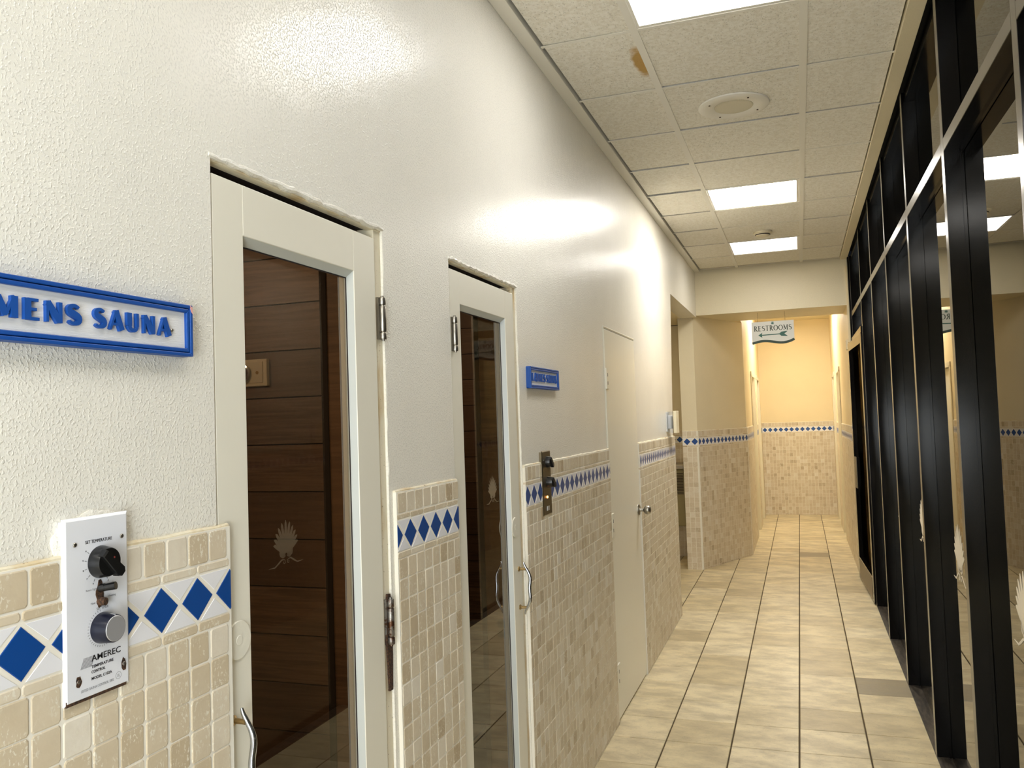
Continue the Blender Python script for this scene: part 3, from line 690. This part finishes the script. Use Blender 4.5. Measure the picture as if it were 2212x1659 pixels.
# ------------------------------------------------------------------ temperature controls
def blob(a, b, ra, rb, n=14, j=.3):
    return [(a+ra*math.cos(2*PI*i/n)*(1+random.uniform(-j, j)), b+rb*math.sin(2*PI*i/n)*(1+random.uniform(-j, j))) for i in range(n)]
def knob(t_, F, a, b, r_, c0, c1, mat, cap):
    m_ = MB(); m_.lathe(F, a, b, [(c0, r_), (c0+.003, r_*1.0), (c1-.002, r_*.90), (c1, r_*.86)], 40)
    k_ = m_.build('dial_knob', mat, t_, smooth=True)
    if cap:
        m_ = MB(); m_.cyl(F, a, b, r_*.82, c1-.001, c1+.0012, 40, inset=.0006); m_.build('knob_cap', M_silver, k_)
        m_ = MB(); m_.fbox(F, a-.001, b+r_*.8, c1-.010, a+.001, b+r_*.93, c1+.0004); m_.build('pointer_line', M_silver, k_)
    else:
        g_ = MB(); d_ = Vector((.70, -.71)); n_ = Vector((.71, .70)); L0, L1, W0 = -r_*.9, r_*1.22, r_*.36
        P_ = [Vector((a, b))+d_*L0+n_*W0*.7, Vector((a, b))+d_*L0-n_*W0*.7, Vector((a, b))+d_*L1*.8-n_*W0, Vector((a, b))+d_*L1-n_*W0*.5, Vector((a, b))+d_*L1+n_*W0*.5, Vector((a, b))+d_*L1*.8+n_*W0]
        g_.prism(F, [(p.x, p.y) for p in P_], c1-.004, c1+.007, 0, .5, .002, .002); g_.build('knob_grip', mat, k_)
        g_ = MB(); g_.cyl(F, a+.001, b+r_*.30, .0014, c1+.0065, c1+.0075, 10); g_.build('red_dot', plain('dull_red', srgb(120, 50, 44), .5), k_)
def control(a0, z0, mats, steel, label):
    t_ = thing('temperature_control', (0, a0+.057, z0), label, 'thermostat', 'sauna temperature control panels')
    w_, h_ = .114, .248
    F = Fr((-.003, a0, z0), (0, 1, 0), (1, 0, 0)); m_ = MB()
    m_.prism(F, [(0, 0), (w_, 0), (w_, h_), (0, h_)], .0125, .017, 0, .5, .004, .0025); m_.build('face_plate', mats, t_)
    m_ = MB(); m_.prism(F, [(.004, .004), (w_-.004, .004), (w_-.004, h_-.004), (.004, h_-.004)], .0035, .013); m_.build('back_box', mats, t_)
    m_ = MB(); e_ = lambda q: random.uniform(-q, q)
    if not steel:
        ol = [(.057+(.064+.004*math.sin(3*q_)+.002*math.sin(7*q_+1))*math.cos(q_)*min(1, 1.25-.25*abs(math.sin(q_))), .205+(.052+.005*math.sin(2*q_+.7)+.0015*math.sin(9*q_))*math.sin(q_)) for q_ in [2*PI*i/48 for i in range(48)]]
        m_.prism(Fr((0, a0, z0), (0, 1, 0), (1, 0, 0)), ol, -.002, .0060, 0, .5, .008, .004); m_.build('plaster_patch', M_plaster, wall_left, smooth=True)
    ku, kl = (.2045, .1265) if steel else (.1825, .0905)
    knob(t_, F, .062, ku, .0225, .016, .034, M_black, False); knob(t_, F, .064, kl, .0215, .016, .040, M_black if steel else M_navy, not steel)
    if not steel:
      sw = MB(); sw.tube([F(.060, .146, .015), F(.063, .147, .024)], .0055, 12); sw.tube([F(.062, .1465, .022), F(.068, .149, .038)], [.0050, .0056], 12); s1 = sw.build('toggle_switch', M_black, t_, smooth=True)
      sw = MB(); sw.tube([F(.060, .128, .015), F(.062, .1275, .026)], [.0065, .0055], 12); sw.build('toggle_switch', M_rust, t_, smooth=True)
    if steel:
        m_ = MB(); m_.cyl(F, .050, .07-.0, .0045, .016, .020, 16); m_.build('indicator_lamp', M_amber, t_)
        m_ = MB(); m_.fbox(F, .045, .018, .0165, .075, .034, .0185); m_.build('rating_label', M_silver, t_)
    for a, b in ((.018, .212), (.101, .213)):
        s_ = MB(); s_.cyl(F, a, b, .0032, .0165, .0185, 16, inset=.0008); s_.build('screw', M_steel, t_)
    if steel: return t_
    k = M_ink
    m_ = MB(); lets = [('SET TEMPERATURE', .036, .083, .2105, .2150, 0), ('AMEREC', .044, .0965, .0485, .0570, .008), ('TEMPERATURE', .044, .083, .0395, .0435, .01), ('CONTROL', .044, .068, .0325, .0365, .01),
        ('MODEL C102A', .044, .080, .0235, .0275, .01)]
    for s_, x0, x1, y0, y1, b_ in lets:
        w_l = MB(); text(w_l, s_, F, x0, x1, y0, y1, .0165, .0173, b_, 0); w_l.build('printed_line', k, t_)
    for i in range(24):    # dial marks
        an = PI*(.55+i*1.2/23)
        m_.strip(F, [(.064+.0235*math.cos(an), .0905+.0235*math.sin(an)), (.064+.026*math.cos(an), .0905+.026*math.sin(an))], .0004, .0165, .0172)
    m_.build('lower_dial_marks', k, t_); m_ = MB()
    for i in range(7):
        an = PI*(.80+i*.14)
        m_.strip(F, [(.062+.0245*math.cos(an), .1825+.0245*math.sin(an)), (.062+.028*math.cos(an), .1825+.028*math.sin(an))], .0005, .0165, .0172)
        w_l = MB(); text(w_l, str(10-i), F, .062+.031*math.cos(an)-.001, .062+.031*math.cos(an)+.001, .1825+.031*math.sin(an)-.001, .1825+.031*math.sin(an)+.001, .0165, .0172, 0, 0); w_l.build('dial_number', k, t_)
    m_.build('upper_dial_marks', k, t_)
    m_ = MB()
    for s_, x0, x1, y0, y1 in [('LISTED SAUNA CONTROL 1802', .026, .083, .0115, .0150), ('Room Light', .036, .055, .1445, .1480), ('On', .082, .087, .148, .1515), ('Heat', .044, .052, .126, .129), ('Heating', .075, .089, .130, .1335), ('SET TIMER', .054, .075, .1165, .1200)]:
        w_l = MB(); text(w_l, s_, F, x0, x1, y0, y1, .0165, .0173, 0, 0); w_l.build('printed_line', M_greyink, t_)
    m_.strip(F, arc(.092, .0165, .005, .005, 0, 360, 24), .0005, .0165, .0172); text(m_, 'UL', F, .0895, .0945, .0145, .0185, .0165, .0172); m_.build('approval_mark', M_greyink, t_); m_ = MB()
    for i in range(9):
        x = .026+i*.0022; m_.strip(F, [(x, .0425), (x+.006, .0565)], .0013, .0165, .0171)
    m_.build('stripes', M_greyink, t_)
    for a, b in ((.022, .028), (.102, .0305)):
        s_ = MB(); s_.cyl(F, a, b, .003, .0165, .0185, 16, inset=.0008)
        sc = s_.build('screw', M_worn, t_)
        if not steel:
            s_ = MB(); s_.prism(F, blob(a, b-.001, .0045, .0085), .0160, .0174); s_.build('rust_spot', M_rust, sc)
    if not steel:
        s_ = MB(); s_.prism(F, blob(.060, .138, .006, .019, 20, .25), .0160, .0176)
        s_.build('rust_patch', M_rust, t_); s_ = MB(); n = 30; up = [(.002+.105*i/n, .0035+random.uniform(0, .005)*(1.4 if i < 12 else .5)) for i in range(n+1)]
        s_.prism(F, [(.002, -.001), (.107, -.001)]+up[::-1], .010, .0165)
        s_.build('rust_patch', M_rust, t_)
    return t_
control(.8715, 1.205, M_plate, False, 'rusty white enamel temperature control plate with two dials, below the MENS SAUNA board')
control(3.073, 1.197, M_steelplate, True, 'narrow steel temperature control plate with black knobs and amber lamp, below the LADIES SAUNA board')

# ------------------------------------------------------------------ thermostat guard box near the wall end
t = thing('thermostat_guard', (0, 6.40, 1.44), 'clear plastic guard box over a grey device high on the far left wall', 'thermostat')
B = Fr((0, 6.34, 1.435), (0, 1, 0), (1, 0, 0))
m = MB(); m.fbox(B, 0, .01, .0, .13, .155, .008); m.build('back_plate', M_greydev, t)
m = MB(); m.fbox(B, .02, .03, .008, .10, .13, .04); m.build('device', M_greydev, t, bevel=.006)
m = MB(); m.fbox(B, .0, .0, .009, .13, .16, .054); m.build('clear_cover', M_clear, t)
m = MB(); m.fbox(B, -.004, -.004, .055, .134, .164, .078); m.build('front_plate', M_ivory, t, bevel=.003)

# ------------------------------------------------------------------ drinking fountain in the alcove
t = thing('drinking_fountain', (-.55, 9.45, .33), 'grey wall mounted water cooler with a slotted grille in the left alcove', 'drinking fountain')
m = MB(); m.box(-.72, 9.12, .38, -.245, 9.485, .98); m.build('cabinet', plain('olive_grey_enamel', srgb(150, 140, 100), .45), t, bevel=.01)
m = MB()
for i in range(14): m.box(-.69, 9.116, .72+i*.0165, -.26, 9.122, .728+i*.0165)
m.build('grille', M_slot, t)
m = MB(); F3 = Fr((-.48, 9.28, .98), (1, 0, 0), (0, 0, 1), (0, 1, 0))
m.box(-.73, 9.08, .985, -.24, 9.485, 1.04); m.build('basin', M_steel, t, bevel=.012)
m = MB(); m.tube([(-.62, 9.35, 1.04), (-.62, 9.35, 1.09), (-.60, 9.33, 1.11), (-.56, 9.30, 1.105)], .012, 12); m.build('spout', M_chrome, t, smooth=True)

# ------------------------------------------------------------------ restroom sign
RS = Fr((0, 8.80, 0), (1, 0, 0), (0, -1, 0))
def rxy(px, py):   # position on the sign face from its own proportions (0..1, 0..1)
    return .533+px*.405, 2.258+py*.222
t = thing('restroom_sign', (.735, 8.80, 2.25), 'pale grey RESTROOMS sign with a green arrow hanging from the header', 'sign')
wave = lambda f: .085*math.sin(2*PI*(f*.93+.0))
n = 30
low = [(f/n, .0+wave(f/n)*1.0+(-.02+.15*(f/n)**3)) for f in range(n+1)]
m = MB(); m.prism(RS, [rxy(*p) for p in low]+[rxy(1, .985), rxy(0, .985)], 0, .006); m.build('sign_board', M_sign, t)
m = MB(); m.strip(RS, [rxy(x, y+.035) for x, y in low], .024, .0055, .0075); m.build('wave_stripe', M_greentrim, t)
m = MB(); lettering(m, 'RESTROOMS', RS, rxy(.05, 0)[0], rxy(.95, 0)[0], rxy(0, .56)[1], rxy(0, .80)[1], .0055, .007, .20, .085, True, .10); m.build('lettering', M_greenink, t)
m = MB(); ay = rxy(0, .385)[1]; ax = lambda f: rxy(f, 0)[0]
m.strip(RS, [(ax(.22), ay-.003), (ax(.72), ay+.002)], .0095, .0055, .007)
m.prism(RS, [(ax(.15), ay-.003), (ax(.245), ay+.022), (ax(.235), ay-.003), (ax(.245), ay-.028)], .0055, .0072)
m.prism(RS, [(ax(.64), ay+.001), (ax(.70), ay+.022), (ax(.85), ay+.028), (ax(.77), ay+.001), (ax(.85), ay-.024), (ax(.70), ay-.020)], .0055, .0073)
m.build('arrow', M_green, t)
m = MB(); ex, ey = ax(.5), rxy(0, .86)[1]
for i in range(7):
    an = PI*(.12+.76*i/6); l_ = .018+.013*math.sin(an)**3
    m.strip(RS, [(ex, ey), (ex+l_*.5*math.cos(an), ey+l_*.5*math.sin(an)), (ex+l_*math.cos(an)*.9, ey+l_*math.sin(an))], [.002, .0052, .001], .0055, .0068+i*.00002)
m.strip(RS, [(ex-.016, ey-.003), (ex+.016, ey-.003)], .0015, .0055, .0068)
m.build('crest', M_green, t)
for fx, dx in ((.145, .002), (.80, -.004)):
    m = MB(); x = ax(fx); z0, z1 = rxy(0, .97)[1], SZ
    k = 12
    for i in range(k):
        za = z0+(z1-z0)*i/k; zb = z0+(z1-z0)*(i+1)/k; xx = x+dx*(i/k); o_ = .0022 if i % 2 else 0
        m.tube([(xx+(.0022-o_), 8.797-o_, za), (xx+(.0022-o_), 8.797-o_, zb), (xx-(.0022-o_), 8.797+o_, zb), (xx-(.0022-o_), 8.797+o_, za)], .0008, 5)
    m.build('chain', M_chain, t)

# small box on the right hallway wall
t = thing('wall_switch_box', (1.43, 8.82, 2.15), 'small beige cover box with two screws high on the right hallway wall', 'cover plate')
m = MB(); m.box(1.412, 8.765, 2.148, 1.43, 8.86, 2.246); m.build('cover', M_cream, t, bevel=.003)
for z in (2.165, 2.23):
    m = MB(); m.box(1.411, 8.79, z-.005, 1.4125, 8.80, z+.005); m.build('screw', M_rust, t)

# hall doors
for n_, (x, s_, y0, y1, l_) in enumerate(((.385, 1, 11.0, 11.8, 'first cream door on the left side of the far hallway'), (.385, 1, 12.3, 13.05, 'second cream door on the left side of the far hallway'),
                              (1.43, -1, 10.87, 11.57, 'first cream door on the right side of the far hallway'), (1.43, -1, 12.28, 12.98, 'second cream door on the right side of the far hallway'))):
    t = thing('door_%d' % (n_+5), (x, (y0+y1)/2, 0), l_, 'door', kind='structure')
    m = MB(); xa, xb = sorted((x-s_*.05, x-s_*.09)); m.box(xa, y0+.02, .01, xb, y1-.02, 2.03); m.build('door_leaf', M_door, t)
    m = MB(); c0, c1 = sorted((x-s_*.10, x+s_*.015))
    m.box(c0, y0-.035, 0, c1, y0+.02, 2.045); m.box(c0, y1-.02, 0, c1, y1+.035, 2.045); m.box(c0, y0-.035, 2.03, c1, y1+.035, 2.09); m.build('door_frame', M_cream, t, bevel=.003)

# ================================================================== GLASS WALL ON THE RIGHT
XF, XG = 1.460, 1.520
MY = [3.20-1.02*k for k in (1, 2, 3, 4, 5, 6)][::-1]+[3.20, 4.225, 5.26, 6.27, 7.275, 8.52]
sill = MB(); sill.box(XF-.001, Y0, -.1, 1.62, Y1, .006)
wall_right = struct('wall_right', sill, M_sill, 'dark bronze framed glass wall along the right side of the corridor', 'wall')
for y in MY:
    m = MB(); w_ = .050
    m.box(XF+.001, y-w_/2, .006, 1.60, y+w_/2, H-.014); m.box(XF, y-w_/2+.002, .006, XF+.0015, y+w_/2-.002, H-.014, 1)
    m.box(XG-.010, y-w_/2-.008, .006, XG-.002, y+w_/2+.008, H-.02)
    m.build('mullion', [M_bronze, M_wornsheen], wall_right)
for a, b in zip(MY[:-1], MY[1:]):
    y0, y1 = a+.025, b-.025
    door_bay = b > 8.4
    m = MB(); m.box(XF+.001, y0, 2.438, 1.60, y1, 2.484); m.box(XF, y0, 2.440, XF+.0015, y1, 2.482, 1); m.box(XG-.010, y0, 2.428, XG-.002, y1, 2.494); m.build('transom_rail', [M_bronze, M_wornsheen], wall_right)
    m = MB(); m.box(XF+.012, y0, H-.060, 1.60, y1, H-.014); m.build('head_rail', M_bronze, wall_right)
    m = MB(); m.box(XG, y0-.01, 2.484, XG+.006, y1+.01, H-.06); m.build('glass_pane', M_glass, wall_right)
    if door_bay:
        m = MB(); m.box(XG, y0-.01, 2.235, XG+.006, y1+.01, 2.438); m.build('glass_pane', M_glass, wall_right)
        m = MB(); m.box(XF-.012, y0, 2.185, 1.60, y1, 2.235); m.build('transom_rail', M_bronze, wall_right)
        continue
    m = MB(); m.box(XG, y0-.01, .006, XG+.006, y1+.01, 2.438); g = m.build('glass_pane', M_glass, wall_right)
    # etched palmette emblem on the pane
    e = MB(); yc = (a+b)/2+.0; E = Fr((XG, yc, .918), (0, -1, 0), (-1, 0, 0)); q = 0
    for i in range(-5, 6):
        an = PI/2-i*.185; L = .180-.0085*abs(i)**1.3; wv = .021
        c_, s__ = math.cos(an), math.sin(an); bend = i*.004
        pts = [(.012*c_, .012*s__), (L*.35*c_, L*.35*s__), (L*.7*c_+bend*.5, L*.7*s__), (L*.9*c_+bend*.8, L*.9*s__), (L*c_+bend, L*s__-abs(bend)*.3)]
        e.strip(E, pts, [.006, .020, wv, wv*.8, .003], .0003, .0009+.00003*q); q += 1
    for s_ in (-1, 1):
        for k_ in (0, 1):
            e.strip(E, [(s_*.006, .0), (s_*.028, .004-.010*k_), (s_*.050, .018-.012*k_), (s_*.058, .030-.012*k_)], [.008, .014, .014, .004], .0003, .0009)
        sp_ = [(s_*(.019+(.0125-.0012*i)*math.cos(.8*i+1.6)), -.032+(.0125-.0012*i)*math.sin(.8*i+1.6)) for i in range(8)]
        e.strip(E, sp_, .004, .0003, .0010)
        e.strip(E, [(s_*.018, -.0195), (s_*.040, -.018), (s_*.070, -.034), (s_*.100, -.048), (s_*.150, -.046)], [.004, .008, .009, .007, .002], .0003, .0011)
    e.build('etched_emblem', M_etch, g)
# glass door in the last bay
y0, y1 = 7.30, 8.495
d4 = thing('door_4', (XF, (y0+y1)/2, 0), 'dark metal framed glass door at the far end of the glass wall', 'door', kind='structure')
m = MB(); z1 = 2.18
FD = Fr((1.447, y0+.01, 0), (-.034, 1, 0), (-1, -.034, 0)); W_ = y1-y0-.03
for bx in ((0, .012, .085, z1), (W_-.085, .012, W_, z1), (.085, z1-.075, W_-.085, z1), (.085, .012, W_-.085, .21)): m.fbox(FD, bx[0], bx[1], -.045, bx[2], bx[3], 0)
m.build('door_leaf', M_bronze, d4, bevel=.002)
m = MB(); m.fbox(FD, .08, .2, -.040, W_-.08, z1-.07, -.036); m.build('glass_pane', M_glass, d4)
m = MB(); m.fbox(FD, .56, .885, .0, .66, 1.145, .028); h = m.build('push_box', M_bronze, d4, bevel=.002)
m = MB(); m.fbox(FD, .55, .88, .028, .67, 1.15, .036); m.build('push_plate', M_steelplate, h, bevel=.001)
m = MB(); m.fbox(FD, .10, .03, 0, W_-.10, .2, .002); m.build('kick_plate', M_steelplate, d4)
m = MB(); m.fbox(FD, W_-.05, z1, -.03, W_-.01, z1+.012, -.005); m.build('pivot', M_brass, d4)
# short post between the glass wall and the hallway wall
m = MB(); m.box(1.445, 8.545, 0, 1.6, 8.66, H-.015); struct('trim_2', m, M_bronze, 'dark metal end post where the glass wall meets the hallway wall', 'post')
# dark deck outside the glass
m = MB(); m.box(1.62, Y0-.1, -.12, 6, 9.5, -.02); struct('ground', m, M_ground, 'unlit deck outside the glass wall', 'ground')

for o in bpy.data.objects:
    if '_b' in o: del o['_b']
